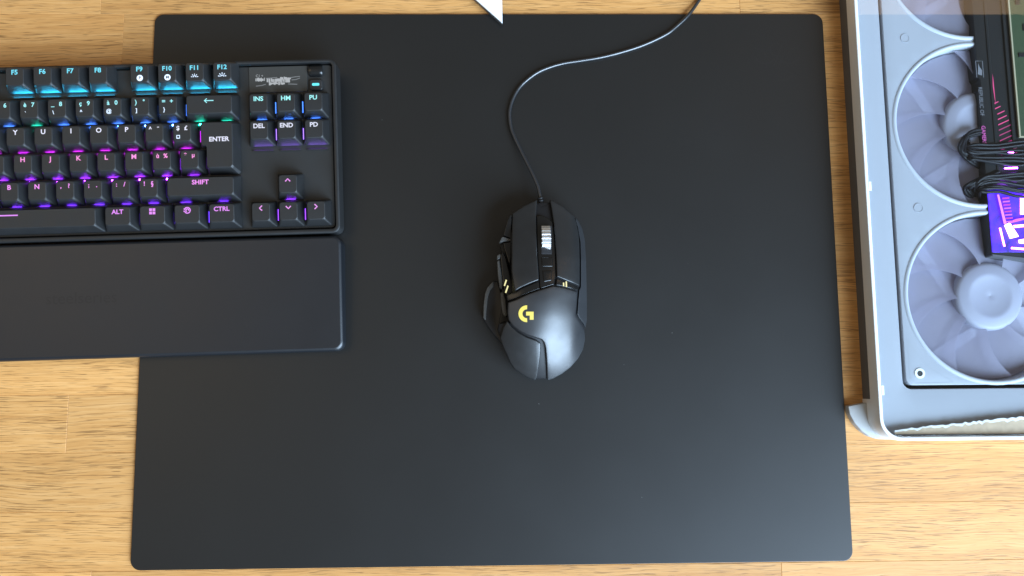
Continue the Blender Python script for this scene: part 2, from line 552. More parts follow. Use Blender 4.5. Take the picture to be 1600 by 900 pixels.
# ================================================================== the keyboard
U = 19.05
KB = empty('keyboard', (-463.194, 112.680, 31.51), (0.083794, 0, 0.02494))
tag(KB, 'black mechanical keyboard with cyan to violet backlit keys, partly over the mat', 'keyboard')
fx0, fx1, fy0, fy1 = -4.5, 354.3, -91.0, 32.8
obj('case', ringframe(rr(fx0, fx1, fy0, fy1, 5.5, 6), rr(fx0 + 3.3, fx1 - 3.3, fy0 + 3.3, fy1 - 2.6, 2.6, 6), -20.3, -6.3, 1.1, -19.5), KBMETAL, KB)
obj('bottom_cover', slab(fx0 + 3.0, fx1 - 3.0, fy0 + 3.0, fy1 - 2.4, -20.2, -13.0, 2.5, 0.3), MBASE, KB)
obj('top_plate', slab(fx0 + 4.1, fx1 - 4.1, fy0 + 4.1, fy1 - 3.4, -12.9, -9.6, 2.2, 0.5), PLATE, KB)
for x in (20, 330):
    obj('rubber_foot', slab(x - 12, x + 12, -89, -82, -20.9, -20.25, 2, 0.2), RUBBER, KB)
    obj('flip_foot', loft([[(x - 12, 20, -20.2), (x + 12, 20, -20.2), (x + 12, 29, -20.2), (x - 12, 29, -20.2)],
                           [(x - 11, 25, -33.0), (x + 11, 25, -33.0), (x + 11, 28, -33.2), (x - 11, 28, -33.2)]]), RUBBER, KB, smooth=False)

LEG = {'F': (0.16, 0.78, 1.0), 0: (0.35, 0.92, 1.0), -1: (0.80, 0.82, 1.0), -2: (1.0, 0.30, 0.78), -3: (0.92, 0.28, 0.95), -4: (0.80, 0.26, 1.0),
       'n0': (0.35, 0.95, 0.98), 'n-1': (0.75, 0.78, 0.95), 'n-3': (0.88, 0.30, 0.95), 'n-4': (0.88, 0.33, 0.95)}
LED = {'F': (0.03, 0.55, 0.95), 0: (0.06, 0.22, 1.0), -1: (0.50, 0.02, 0.75), -2: (0.30, 0.03, 1.0), -3: (0.16, 0.03, 1.0), -4: (0.16, 0.05, 1.0),
       'n0': (0.06, 0.22, 1.0), 'n-1': (0.28, 0.14, 0.9), 'n-3': (0.25, 0.04, 1.0), 'n-4': (0.25, 0.05, 0.9), 't': (0.02, 0.75, 0.50)}
LEDS = {'F': 105, 0: 105, -1: 110, -2: 115, -3: 120, -4: 10, 'n0': 100, 'n-1': 20, 'n-3': 120, 'n-4': 10, 't': 75}
LEGM = {k: glow('legend_light_%s' % k, c, 1.0) for k, c in LEG.items()}
LEDM = {k: glow('key_backlight_%s' % k, c, LEDS[k]) for k, c in LED.items()}
SIDEM = {k: glow('side_backlight_%s' % k, c, 3.2) for k, c in LED.items()}
side_cache = {}
cap_cache = {}
def cap_mesh(w, row, shape=None):
    key = (round(w, 3), shape)
    if key in cap_cache: return cap_cache[key]
    W = w * U - 0.95
    if shape == 'enter':
        # tall enter: 1.5u wide upper, 1.25u lower; origin at the centre of the upper row
        def ring(i, iy0, iy1, z, r):
            xr = 0.75 * U - 0.48 - i; xl = -0.75 * U + 0.48 + i; xl2 = -0.5 * U + 0.48 + i
            yt = 0.5 * U - 0.48 - iy1; ym = -0.5 * U + 0.48 + i * 0.4; yb = -1.5 * U + 0.48 + iy0
            P = [(xr, yt), (xl, yt), (xl, ym), (xl2, ym), (xl2, yb), (xr, yb)]
            P = chaikin(resample(P, 6.0), 1)
            return [(x, y, z) for x, y in P]
        A = ring(0, 0, 0, -8.6, 1); n = len(A)
        def par(i, iy0, iy1, z):
            # same topology for every ring: scale the base outline towards its own edges
            out = []
            for (x, y, _) in A:
                u = x; v = y
                xr = 0.75 * U - 0.48
                fx = i if x < -2 else (-i if x > xr - 3 else 0)
                xl = -0.75 * U + 0.48
                out.append((x + (i * (1 - 2 * (x - xl) / (xr - xl))), y + (iy0 * max(0, min(1, (-8 - y) / 20)) - iy1 * max(0, min(1, (y + 6) / 14))), z))
            return out
        rings = [A, par(0.2, 0.25, 0.1, -7.6), par(2.5, 2.9, 1.4, -1.2), par(2.9, 3.5, 1.8, -0.35), par(3.3, 4.0, 2.2, 0.0)]
        vf = loft(rings)
    else:
        H = U - 0.95
        def ring(ix, yb, yt, z, r):
            return [(x, y, z) for x, y in rr(-W / 2 + ix, W / 2 - ix, -H / 2 + yb, H / 2 - yt, r, 3)]
        rings = [ring(0, 0, 0, -8.6, 0.7), ring(0.12, 0.15, 0.1, -7.8, 0.8), ring(2.55, 3.0, 1.7, -1.1, 1.5), ring(2.85, 3.45, 2.0, -0.3, 1.7), ring(3.25, 3.9, 2.35, 0.0, 1.6)]
        vf = loft(rings)
    me = mesh('key', *vf); me.materials.append(KEYCAP)
    cap_cache[key] = me
    return me
led_cache = {}; shield_cache = {}
def led_mesh(w, k):
    if (w, k) not in led_cache:
        n = 1 if w < 1.6 else 2
        parts = []
        for i in range(n):
            x = 0 if n == 1 else (-0.25 + 0.5 * i) * w * U
            if k in ('F', 'n-1'):
                # added lit face, hidden behind a dark shield, brightens the key's front
                parts.append(([(x - 6.5, -11.9, -9.55), (x + 6.5, -11.9, -9.55), (x + 6.5, -11.9, -8.55), (x - 6.5, -11.9, -8.55)], [(0, 1, 2, 3)]))
            else: parts.append(box(x - 3.8, x + 2.6, -11.4, -10.3, -9.55, -9.25))
        me = mesh('backlight_or_added_face', *join(*parts)); me.materials.append(LEDM[k])
        if k in ('F', 'n-1'):
            shield = mesh('added_light_shield', *box(-7.0, 7.0, -12.5, -11.95, -9.6, -8.1)); shield.materials.append(PLATE)
            shield_cache[k] = shield
        led_cache[(w, k)] = me
    return led_cache[(w, k)]

def disc_badge(ch):
    return 'badge', ch
def glyph(what):
    """non letter marks of a key, drawn about the origin in mm"""
    if what == 'back': return stroke([[(-3.2, 0), (3.2, 0)], [(-1.4, 1.5), (-3.2, 0), (-1.4, -1.5)]], 0.65, 0)
    if what == 'up': return stroke([[(-1.7, -0.9), (0, 0.9), (1.7, -0.9)]], 0.85, 0)
    if what == 'down': return stroke([[(-1.7, 0.9), (0, -0.9), (1.7, 0.9)]], 0.85, 0)
    if what == 'left': return stroke([[(0.9, 1.7), (-0.9, 0), (0.9, -1.7)]], 0.85, 0)
    if what == 'right': return stroke([[(-0.9, 1.7), (0.9, 0), (-0.9, -1.7)]], 0.85, 0)
    if what == 'bar': return stroke([[(-6.4, 0), (6.4, 0)]], 0.9, 0)
    if what == 'win':
        q = []
        for x in (-1.15, 1.15):
            for y in (-1.15, 1.15): q.append([(x - 0.95, y - 0.95), (x + 0.95, y - 0.95), (x + 0.95, y + 0.95), (x - 0.95, y + 0.95)])
        return flat(q, 0)
    if what == 'swirl':
        L = [arc(0.3, 0, 2.0, -150, 170, 18), arc(0.3, 0, 1.0, -20, 250, 12), [(-2.2, 1.2), (-1.2, 0.7)], [(-2.4, -0.6), (-1.2, -0.6)], [(-0.9, 2.2), (-0.6, 1.5)]]
        return stroke(L, 0.75, 0)
    if what in ('sun', 'sun2'):
        L = [arc(0, -0.6, 1.0, 0, 180, 8)]
        for a in (10, 50, 90, 130, 170):
            c, s = math.cos(math.radians(a)), math.sin(math.radians(a))
            L.append([(1.7 * c, -0.6 + 1.7 * s), ((2.5 if what == 'sun' else 2.9) * c, -0.6 + (2.5 if what == 'sun' else 2.9) * s)])
        return stroke(L, 0.45, 0)
    if what == 'sq': return stroke([[(-1, -1), (1, -1), (1, 1), (-1, 1), (-1, -1.2)]], 0.55, 0)
    raise KeyError(what)

TB = 0.125
def key(u, v, w, main=None, second=None, colour=None, led=None, rowkey=None, shape=None, size=4.6, mx=None):
    """one key at column u (centre), row v"""
    vv = 1.2083 if v == 'F' else v
    rk = rowkey or v
    k = bpy.data.objects.new('key', cap_mesh(w, v, shape))
    COL.objects.link(k); k.parent = KB; k.location = (u * U * S, vv * U * S, 0)
    parts = []
    ytop = 3.55
    if main:
        if main.startswith('#'): parts.append(move(glyph(main[1:]), 0, ytop - 0.2))
        elif '|' in main:
            a, b = main.split('|')
            parts.append(move(text(a, size * 0.92, TB), -2.7, ytop)); parts.append(move(text(b, size * 0.92, TB), 2.7, ytop))
        else:
            parts.append(move(text(main, size, TB, sx=1.05), 0, ytop + (-8.4 if shape == 'enter' else 0)))
    if parts:
        vf = move(join(*parts), mx or 0, 0, 0.05)
        obj('legend', vf, LEGM[rk], k, smooth=False)
    if second:
        if second.startswith('o'):
            vf = join(flat([circle(0, 0, 2.15)], 0), )
            o = obj('printed_mark', move(vf, 0.3, -2.6, 0.04), PRINT, k, smooth=False)
            obj('printed_letter', move(text(second[1], 2.9, 0.06), 0.3, -2.6, 0.07), KEYCAP, k, smooth=False)
        elif second.startswith('#'): obj('printed_mark', move(glyph(second[1:]), 0 if 'sun' in second else -2.6, -2.4, 0.05), PRINT, k, smooth=False)
        else: obj('printed_mark', move(text(second, 3.7, 0.05), -2.4, -2.2, 0.05), PRINT, k, smooth=False)
    if w < 1.45 and not (u > 17.5 or (u > 14 and u < 15) or (v == 'F' and u == 10) or (v == -3 and u > 16) or v == 'F'):
        if (w, rk) not in side_cache:
            e_ = w * U / 2
            sm_ = mesh('side_light', *box(e_ - 0.28, e_ + 0.28, -4.5, 3.5, -9.55, -9.3)); sm_.materials.append(SIDEM[rk]); side_cache[(w, rk)] = sm_
        b = bpy.data.objects.new('side_light', side_cache[(w, rk)]); COL.objects.link(b); b.parent = k
    if rk not in (-4, 'n-4'):
        b = bpy.data.objects.new('backlight_or_added_face', led_mesh(w, led or rk)); COL.objects.link(b); b.parent = k
        if rk in shield_cache:
            b = bpy.data.objects.new('added_light_shield', shield_cache[rk]); COL.objects.link(b); b.parent = k
    return k

for i, n in enumerate(['F3', 'F4']): key(4.5 + i, 'F', 1, n)
for i, n in enumerate(['F5', 'F6', 'F7', 'F8']): key(7 + i, 'F', 1, n)
for i, (n, s) in enumerate([('F9', 'oP'), ('F10', 'oM'), ('F11', '#sun'), ('F12', '#sun2')]): key(11.5 + i, 'F', 1, n, s, size=4.4 if i else 4.6)
for i, (n, s, l) in enumerate([("'|4", '{', None), ('(|5', '[', None), ('-|6', '|', None), ('è|7', '`', 't'), ('_|8', '\\', None), ('ç|9', '^', None), ('à|0', '@', None), (')|°', ']', None), ('=|+', '}', None)]):
    key(4.5 + i, 0, 1, n, s, led=l)
key(14, 0, 2, '#back', led='t')
for i, n in enumerate(['R', 'T', 'Y', 'U', 'I', 'O', 'P']): key(5 + i, -1, 1, n)
key(12, -1, 1, '^|¨'); key(13, -1, 1, '$|£', '#sq')
key(14.25, -1, 1.5, 'ENTER', shape='enter', size=4.4, mx=1.6)
for i, n in enumerate(['F', 'G', 'H', 'J', 'K', 'L', 'M']): key(5.25 + i, -2, 1, n)
key(12.25, -2, 1, 'ù|%'); key(13.25, -2, 1, '*|µ')
for i, n in enumerate(['C', 'V', 'B', 'N', ',|?', ';|.', ':|/', '!|§']): key(4.75 + i, -3, 1, n)
key(13.625, -3, 2.75, 'SHIFT', size=4.4)
key(6.875, -4, 6.25, '#bar', mx=-3)
for i, n in enumerate(['ALT', '#win', '#swirl', 'CTRL']): key(10.625 + 1.25 * i, -4, 1.25, n, size=4.3)
NX = 15.7926
for i, n in enumerate(['INS', 'HM', 'PU']): key(NX + i, 0, 1, n, rowkey='n0', size=4.4)
for i, n in enumerate(['DEL', 'END', 'PD']): key(NX + i, -1, 1, n, rowkey='n-1', size=4.4)
key(NX + 1, -3, 1, '#up', rowkey='n-3')
for i, n in enumerate(['left', 'down', 'right']): key(NX + i, -4, 1, '#' + n, rowkey='n-4')

# little display, roller and button in the top right corner
SCREEN = mat('display_glass', (0.030, 0.030, 0.028), 0.35)
disp = obj('display', slab(292.0, 333.2, 10.6, 29.0, -9.65, -8.9, 0.8, 0.25), SCREEN, KB)
OLED = glow('display_pixels', (0.62, 0.66, 0.70), 0.65)
OLED2 = glow('display_pixels_dim', (0.22, 0.24, 0.26), 0.8)
pix = join(move(text('C1 +', 2.6, 0.0), 299.5, 22.4), )
pl = []
rnd = random.Random(3)
for x0, x1, y0, y1 in ((296.6, 303.0, 18.6, 20.9), (304.5, 319.6, 17.6, 20.2), (306.0, 317.5, 15.9, 17.6), (314, 321, 19.4, 21.2)):
    x = x0
    while x < x1:
        w = rnd.uniform(0.5, 1.5)
        a, b = y0 + rnd.uniform(-0.35, 0.5), y1 + rnd.uniform(-0.5, 0.35)
        pl.append([(x, a), (x + w, a), (x + w, b), (x, b)]); x += w * rnd.choice((1.0, 1.0, 1.3))
obj('display_image', move(join(pix, flat(pl, 0)), 0, 0, -8.85), OLED, disp, smooth=False)
dm = [[(296.8, 15.2), (301, 15.6), (303.8, 16.4)], [(319.5, 16.2), (323, 16.0), (326, 15.8)], [(320.5, 20.6), (325, 21.2), (328.0, 21.4)], [(328, 20.2), (325, 19.2), (322, 19.0)], [(304, 20.6), (312, 21.0)]]
obj('display_image', stroke(dm, 0.55, -8.84), OLED2, disp, smooth=False)
# roller: a knurled drum lying across
rings = []
for i in range(9):
    x = 334.6 + 9.4 * i / 8
    rings.append([(x, 25.2 + (4.6 - (0.4 if i in (0, 8) else 0) - (0.18 if k % 2 else 0)) * math.cos(2 * math.pi * k / 40), -10.8 + (4.6 - (0.4 if i in (0, 8) else 0) - (0.18 if k % 2 else 0)) * math.sin(2 * math.pi * k / 40)) for k in range(40)])
obj('volume_roller', loft(rings), MDARK, KB)
mb = obj('media_button', slab(334.9, 344.0, 10.9, 18.6, -9.9, -7.4, 1.6, 0.6), KEYCAP, KB)
obj('button_light', slab(336.7, 341.9, 14.0, 15.9, -7.42, -7.3, 0.8, 0.05), glow('button_cyan', (0.12, 0.85, 0.95), 1.15), mb)

# ================================================================== the wrist rest
WR = empty('wrist_rest', (-106.2, 29.9, 0), (0, 0, 0.0235))
tag(WR, 'plain black soft wrist rest in front of the keyboard, over the mat edge', 'wrist rest')
obj('cushion', slab(-352, 0.0, -81.0, 0.0, 2.4, 15.0, 6.5, 2.2, 7, ztop=lambda x, y: 2.2 + y * 0.062), RUBBER, WR)
for x in (-330, -176, -22):
    obj('rubber_foot', slab(x - 10, x + 10, -72, -64, 2.05, 2.5, 2, 0.1), RUBBERTXT, WR)
wt = text('steelseries', 11.5, 0.0, sx=1.02)
wt = move(wt, -181.0, -39.0)
wt = ([(x, y, 15.0 + 2.2 + y * 0.062 + 0.03) for x, y, z in wt[0]], wt[1])
obj('lettering', wt, RUBBERTXT, WR, smooth=False)

# ================================================================== the mouse
MO = empty('gaming_mouse', (33, -8, 2))
tag(MO, 'black wired gaming mouse with glowing yellow emblem, lying on the mat', 'mouse')
MI = Matrix.Translation(-Vector((33, -8, 2)))
def mlocal(vf): return [(x - 33, y + 8, z - 2) for x, y, z in vf[0]], vf[1]
HT = [(-8, 6), (0, 13), (4, 18), (10, 23.5), (20, 30), (32, 35), (45, 38.2), (56, 39), (70, 37), (84, 32.8), (100, 27), (114, 21.8), (128, 17.5), (140, 14)]
_hs = np.arange(-12, 145, 0.5)
_hv = np.interp(_hs, [a for a, _ in HT], [b for _, b in HT])
_ker = np.exp(-0.5 * (np.arange(-16, 17) * 0.5 / 3.2) ** 2); _ker /= _ker.sum()
_hv = np.convolve(np.pad(_hv, 16, mode='edge'), _ker, mode='valid')
def hprof(s): return float(np.interp(s, _hs, _hv))
def hm(x, y):
    s = y + 74
    xr = x - 29.0
    w = max(0.0, min(1.0, (s - 55) / 30))
    kr = 0.0135 * (1 - w) + 0.0075 * w
    kl_ = 0.0120 * (1 - w) + 0.0030 * w
    d = kr * xr * xr if xr > 0 else kl_ * xr * xr
    if xr > 24: d += 0.055 * (xr - 24) ** 2
    if xr < -22: d += 0.035 * (xr + 22) ** 2
    return max(7.0, hprof(s) - d + 2.0)
def pp(P, h=hm): return [on(x, y, h)[:2] for x, y in P]
def piece(name, P, m, r=0.8, skirt=4.0, dz=0.0, h=None, parent=None, step=2.0, **k):
    hh = h or hm
    f = (lambda x, y: hh(x, y) + dz)
    return obj(name, mlocal(puff(pp(P, f), f, r, skirt, step, **k)), m, parent or MO, angle=50)

L_BTN = [(800.4, 333.2), (818, 321.6), (832, 314.8), (839.2, 311.6), (838.2, 325), (837.6, 336), (838.4, 370), (839.6, 400), (841.4, 425), (842, 437.4), (828, 442.8), (814, 449), (804.6, 454.6), (802.6, 446.4), (799.2, 423), (799.6, 370)]
R_BTN = [(859.2, 312), (863, 313), (880, 322.2), (888.4, 329.6), (897, 337.8), (900.4, 346), (904, 364), (905.4, 380), (905.8, 420), (905, 446.4), (888, 439.6), (870, 432.2), (869, 400), (867.4, 370), (865.4, 350), (861.8, 326)]
PALM = [(793.6, 472.6), (808, 467.6), (825, 459.6), (841, 454), (864.4, 446.9), (880, 449.4), (901.8, 455.8), (901, 474), (899.2, 492.5), (903, 499), (911.2, 512.5), (914, 521), (914.2, 531), (911, 546), (903.5, 560), (891, 574.5), (877.5, 584.5), (863.5, 592), (855.4, 594.2), (854.6, 580), (853.6, 560), (852.3, 544), (850, 535.6), (846, 530.6), (834, 526.8), (823, 523), (811.5, 516.8), (801, 508.4), (794.4, 499), (793, 488)]
L_REAR = [(792, 501), (799.5, 510.4), (809, 518.6), (823, 526.6), (838, 531.6), (844.6, 536), (845, 546), (843.4, 562), (841, 578), (838.6, 590), (835.6, 594), (825, 590.6), (812.5, 583.2), (803.5, 576.4), (796.5, 566), (791.8, 554), (785.5, 541), (781, 528), (786, 512)]
R_GRIP = [(898.4, 339.2), (904, 345), (910, 357.6), (914, 375), (915.4, 400), (916.6, 440), (917.2, 470), (917.2, 500), (914.8, 511.6), (911, 504), (905, 496.6), (902.2, 491), (903.6, 470), (905.2, 452.4), (907.6, 448), (907.4, 400), (906.8, 378), (902.6, 354)]
STRIP = [(838.6, 337.4), (846.5, 336.6), (857, 341), (863.4, 347), (866.2, 371), (868, 400), (868.6, 431), (866, 444.4), (856, 447.6), (844.4, 451), (843.2, 437), (840.8, 410), (839.4, 371)]
BODY = [(801, 336), (818, 324), (838, 316), (846, 322), (860, 318), (878, 324), (896, 340), (908, 360), (912, 380), (914, 440), (915, 500), (912.4, 530), (902, 558), (888, 574), (862, 590), (850, 592), (836, 592), (813, 581), (798, 564), (784, 532), (777, 515), (784, 480), (784, 452), (781, 420), (785, 400), (782, 386), (786, 372), (792, 352)]
hb = lambda x, y: max(6.0, min(hm(x, y) - 3.0, (19.0 + max(0.0, x - 11.5) * 4.0) if y > -34 else 99))
obj('body', mlocal(puff(pp(BODY, hb), hb, 1.0, 99, 2.5, zmin=2.7)), MBASE, MO, angle=50)
piece('left_button', L_BTN, MBTN, 0.9, 5)
piece('right_button', R_BTN, MBTN, 0.9, 5)
piece('palm_shell', PALM, MSHELL, 0.8, 6)
piece('rear_side_panel', L_REAR, MBTN, 0.9, 6, dz=-1.2)
piece('side_grip', R_GRIP, MGRIP, 0.9, 9, dz=-0.8, step=1.2)
piece('centre_strip', STRIP, MDARK, 0.6, 3, dz=-1.3)
# accent fields above the palm shell
piece('accent_panel', [(806, 457), (815, 451), (841.5, 440), (843, 451), (824, 458), (807, 465.4), (797, 469), (793, 470), (791.6, 462), (800, 458)], MDARK, 0.4, 2, dz=-1.0)
piece('accent_panel', [(870, 434.6), (888, 442), (904.4, 448.6), (903.4, 454), (881, 447.6), (869, 445.4)], MDARK, 0.4, 2, dz=-1.0)
# front wedge under the cable
piece('front_cover', [(840.4, 317), (858.6, 316), (862.5, 330), (864, 344), (846, 334.5), (839.4, 335)], MBASE, 0.6, 4, dz=-3.2)
# thumb side
hw = lambda x, y: 13.0 + max(0.0, (x - 2)) * 0.35
piece('thumb_rest', [(754.2, 496.6), (754.4, 478), (756.8, 458), (760.4, 448.4), (766, 442), (772, 438), (778.6, 440), (783, 455), (786, 470), (790.5, 492), (795, 505), (791, 522), (786, 540), (776, 529), (766, 516), (757.4, 503.6)], MBASE, 1.2, 7, h=hw)
piece('thumb_rest_edge', [(770.8, 439.4), (771.2, 448), (766.2, 453.4), (762.8, 464), (760.6, 482), (759.2, 500.8), (755, 496.6), (755.4, 478), (757.6, 459), (761, 449.6), (766.2, 443.4)], MGRAY, 0.6, 2, h=lambda x, y: hw(x, y) + 0.5, step=1.0)
ht = lambda x, y: 24.0
piece('thumb_button', [(776.6, 408), (780.4, 406), (783.4, 424), (786.2, 444), (784.6, 451), (780.6, 449.6), (777.6, 428)], MGRAY, 0.8, 8, h=ht, step=1.0)
piece('thumb_button', [(782, 457.4), (786.4, 456), (790.4, 469), (792.8, 493), (789.4, 495), (785.4, 490), (783, 472)], MGRAY, 0.8, 8, h=ht, step=1.0)
piece('sniper_button', [(776.4, 399.6), (780.6, 396.4), (783.4, 399), (782.4, 402), (779.4, 405), (776.6, 405.6)], MGRAY, 0.5, 6, h=ht, step=1.0)
hs_ = lambda x, y: 24.0 + max(0, x - 14) * 0.2
piece('thumb_panel', [(782, 400), (785.4, 392), (790, 402), (799.6, 437), (803.4, 455), (793, 464), (787.6, 452), (784, 426)], MDARK, 0.7, 8, h=lambda x, y: hs_(x, y) + 1.0)
piece('index_button', [(783.6, 371), (786, 369.6), (799.4, 374.2), (799.4, 376.2), (787.4, 377.4), (779.8, 379)], MGRAY, 0.5, 6, h=ht, step=1.0)  # grey sliver: a highlight on the side buttons, put into the colour
piece('index_button', [(786.5, 379.6), (799.2, 378.2), (799, 400), (796.4, 415), (792.4, 402), (788.4, 389)], MDARK, 0.5, 6, h=ht, step=1.0)
piece('index_button', [(796.4, 336), (799.2, 335), (799.2, 372.4), (786.2, 367.8), (789, 357), (792.6, 345)], MDARK, 0.6, 6, h=ht, step=1.2)
# yellow lights
YEL = glow('yellow_light', (0.98, 0.90, 0.16), 1.0)
YELW = glow('pale_yellow_light', (1.0, 0.95, 0.48), 1.0)
def on_piece(P, h, dz): return [tuple(on(x, y, h) + Vector((0, 0, dz))) for x, y in P]
def lightbar(P, h, m):
    f = lambda x, y: h(x, y) + 0.1
    obj('light_bar', mlocal(puff(pp(P, f), f, 0.0, 0.8, 1.0, soft=0, bstep=0.8)), m, MO)
hp = lambda x, y: hs_(x, y) + 1.0
lightbar([(790.3, 436.6), (792.2, 438), (789, 447.2), (787.2, 446)], hp, YELW)
lightbar([(793, 445.6), (794.8, 447.2), (791, 458), (789.1, 456.6)], hp, YELW)
hr = lambda x, y: hm(x, y) - 1.0
lightbar([(879.6, 441.6), (881.6, 441.6), (881.8, 447.2), (879.8, 447.2)], hr, YELW)
lightbar([(883.7, 439.8), (885.9, 439.8), (886.1, 448.4), (884, 448.2)], hr, YELW)
# emblem on the palm
def garc(cx, cy, r, a0, a1, n=14): return [(cx + r * math.cos(math.radians(a0 + (a1 - a0) * i / n)), cy - r * math.sin(math.radians(a0 + (a1 - a0) * i / n))) for i in range(n + 1)]
G1 = garc(823.3, 490.2, 13.2, 88, 272) + garc(823.3, 490.2, 7.0, 272, 88)
G2 = [(822, 487), (833.8, 487), (833.8, 499.6), (827.8, 499.6), (827.8, 493), (822, 493)]
em = [obj('emblem', mlocal(puff(pp(P, lambda x, y: hm(x, y) + 0.12), lambda x, y: hm(x, y) + 0.12, 0.0, 0.5, 1.0, soft=0, bstep=0.8)), YEL, MO) for P in (G1,)]
obj('emblem', mlocal(puff(pp(G2, lambda x, y: hm(x, y) + 0.12), lambda x, y: hm(x, y) + 0.12, 0.0, 0.5, 1.0, soft=0, bstep=0.8)), YEL, MO)
# scroll wheel in its slot
wc = on(853.6, 374.4, lambda x, y: hm(x, y) + 0.8)
SL = [(845.4, 352.4), (861.8, 352.4), (862.4, 397), (845.8, 397)]
piece('wheel_slot', SL, DARKGAP, 0.2, 0.5, dz=-1.15)
rings = []
RW = 11.5; cz = wc.z + 2.3 - RW
for i, (xx, rad) in enumerate([(-3.1, RW - 1.0), (-3.1, RW - 0.35), (-2.7, RW), (2.7, RW), (3.1, RW - 0.35), (3.1, RW - 1.0)]):
    rings.append([(wc.x + xx, wc.y + (rad - (0.7 if (k % 4 == 0 and 1 < i < 4) else 0)) * math.cos(2 * math.pi * k / 96), cz + (rad - (0.7 if (k % 4 == 0 and 1 < i < 4) else 0)) * math.sin(2 * math.pi * k / 96)) for k in range(96)])
obj('scroll_wheel', mlocal(loft(rings)), STEEL, MO, angle=25)
for P in ([(845.8, 402), (863.4, 402), (863.8, 416.6), (846.8, 416.6)], [(847.6, 423), (862.4, 422.6), (862, 438.4), (849.4, 440.6)]):
    piece('wheel_button', P, MDARK, 0.7, 1.2, dz=-0.8, step=1.2)
# cable
cp = [(1112, -40, 1.4), (1103, -18, 1.4), (1092, 1, 1.4), (1076, 23, 3.4), (1056, 42, 3.4), (1040, 54, 3.4), (1006, 70, 3.4), (969, 82, 3.4), (936, 90, 3.4), (905, 95, 3.4), (880, 99, 3.4), (860, 104.5, 3.4), (842, 112, 3.4), (827, 122, 3.4), (813, 135, 3.4), (803.5, 150, 3.4), (797.6, 166, 3.4), (796, 181, 3.6), (798.4, 200, 4), (804, 215, 5), (813, 234, 6.5), (823, 254, 8.5), (832, 272, 10.5), (839.5, 289, 12), (843, 302, 13), (845, 312, 13.5), (848, 332, 14)]
cw = spline([at(*c) for c in cp], 7)
obj('cable', mlocal(tube(cw, 1.25, 10)), CABLE, MO)
sr = spline([at(*c) for c in [(844.2, 309, 13.4), (846, 318, 13.8), (849, 336, 14.4)]], 10)
obj('strain_relief', mlocal(tube(sr, [1.9 + (0.45 if (i // 2) % 2 else 0) for i in range(len(sr))], 12)), MBASE, MO, angle=60)

# ================================================================== white foot of a stand at the far edge of the mat
SF = empty('stand_foot', tuple(at(770, 0, 3)))
tag(SF, 'white pointed metal foot reaching over the far edge of the mat', 'stand foot')
sl = Vector(SF.location) / S
def sloc(vf): return [(x - sl.x, y - sl.y, z - sl.z) for x, y, z in vf[0]], vf[1]
tz = 7.6
a = at(743.6, -1, tz); b = at(784.4, -1, tz); t = at(785.0, 35.8, tz)
dv = (a - t); a2 = t + dv * 3.2; dv = (b - t); b2 = t + dv * 3.2
P = [(t.x, t.y), (b2.x, b2.y), (a2.x, a2.y)]
obj('foot_plate', sloc(puff(P, lambda x, y: tz, 0.35, 1.0, 4, soft=1, bstep=1.0)), FOOTW, SF)
c = Vector(((t.x + a2.x + b2.x) / 3, (t.y + a2.y + b2.y) / 3))
Pi = [tuple(Vector(p).lerp(c, 0.006)) for p in P]
obj('foot_underside', sloc(puff(Pi, lambda x, y: tz - 0.9, 0.0, 4.4, 6, soft=0, bstep=3)), FOOTD, SF)
def edge_at(p, y): k_ = (y - t.y) / (p.y - t.y); return t.x + (p.x - t.x) * k_
back = [(edge_at(b2, 208) - 1.5, 208), (b2.x - 1.5, b2.y - 2), (a2.x + 8, b2.y - 2), (edge_at(a2, 214) + 4, 214), (edge_at(a2, 208) + 4, 208)]
obj('foot_pad', sloc(puff(back, lambda x, y: 2.6, 0.0, 2.55, 6, soft=0, bstep=4)), FOOTD, SF)

# ================================================================== the computer case lying at the right
CX0, CY0, CX1, CY1 = 264.0, -116.0, 470.0, 330.0
PC = empty('computer_case', (264, -116, 0))
tag(PC, 'white computer case with clear glass panel beside the mat', 'computer case')
def cl(vf): return [(x - 264, y + 116, z) for x, y, z in vf[0]], vf[1]
obj('side_wall', cl(ringframe(rr(CX0 + 0.3, CX1, CY0 + 6, CY1, 8, 6), rr(CX0 + 4.3, CX1 - 4, CY0 + 10, CY1 - 4, 4, 6), 0.05, 12.2, 0.4)), GREYW, PC)
obj('base_plate', cl(slab(CX0 + 4, CX1 - 4, CY0 + 8, CY1 - 4, 0.1, 2.0, 5, 0.2)), DARKGAP, PC)
obj('frame', cl(ringframe(rr(CX0, CX1, CY0, CY1, 15, 10), rr(CX0 + 2.6, CX1 - 2.6, CY0 + 2.6, CY1 - 2.6, 12.4, 10), 12.0, 24.4, 0.9, 12.0)), WHITEP, PC)
obj('glass_panel', cl(slab(CX0 + 3.0, CX1 - 3.0, CY0 + 3.0, CY1 - 3.0, 21.4, 24.0, 12, 0.5, 10)), GLASS, PC)
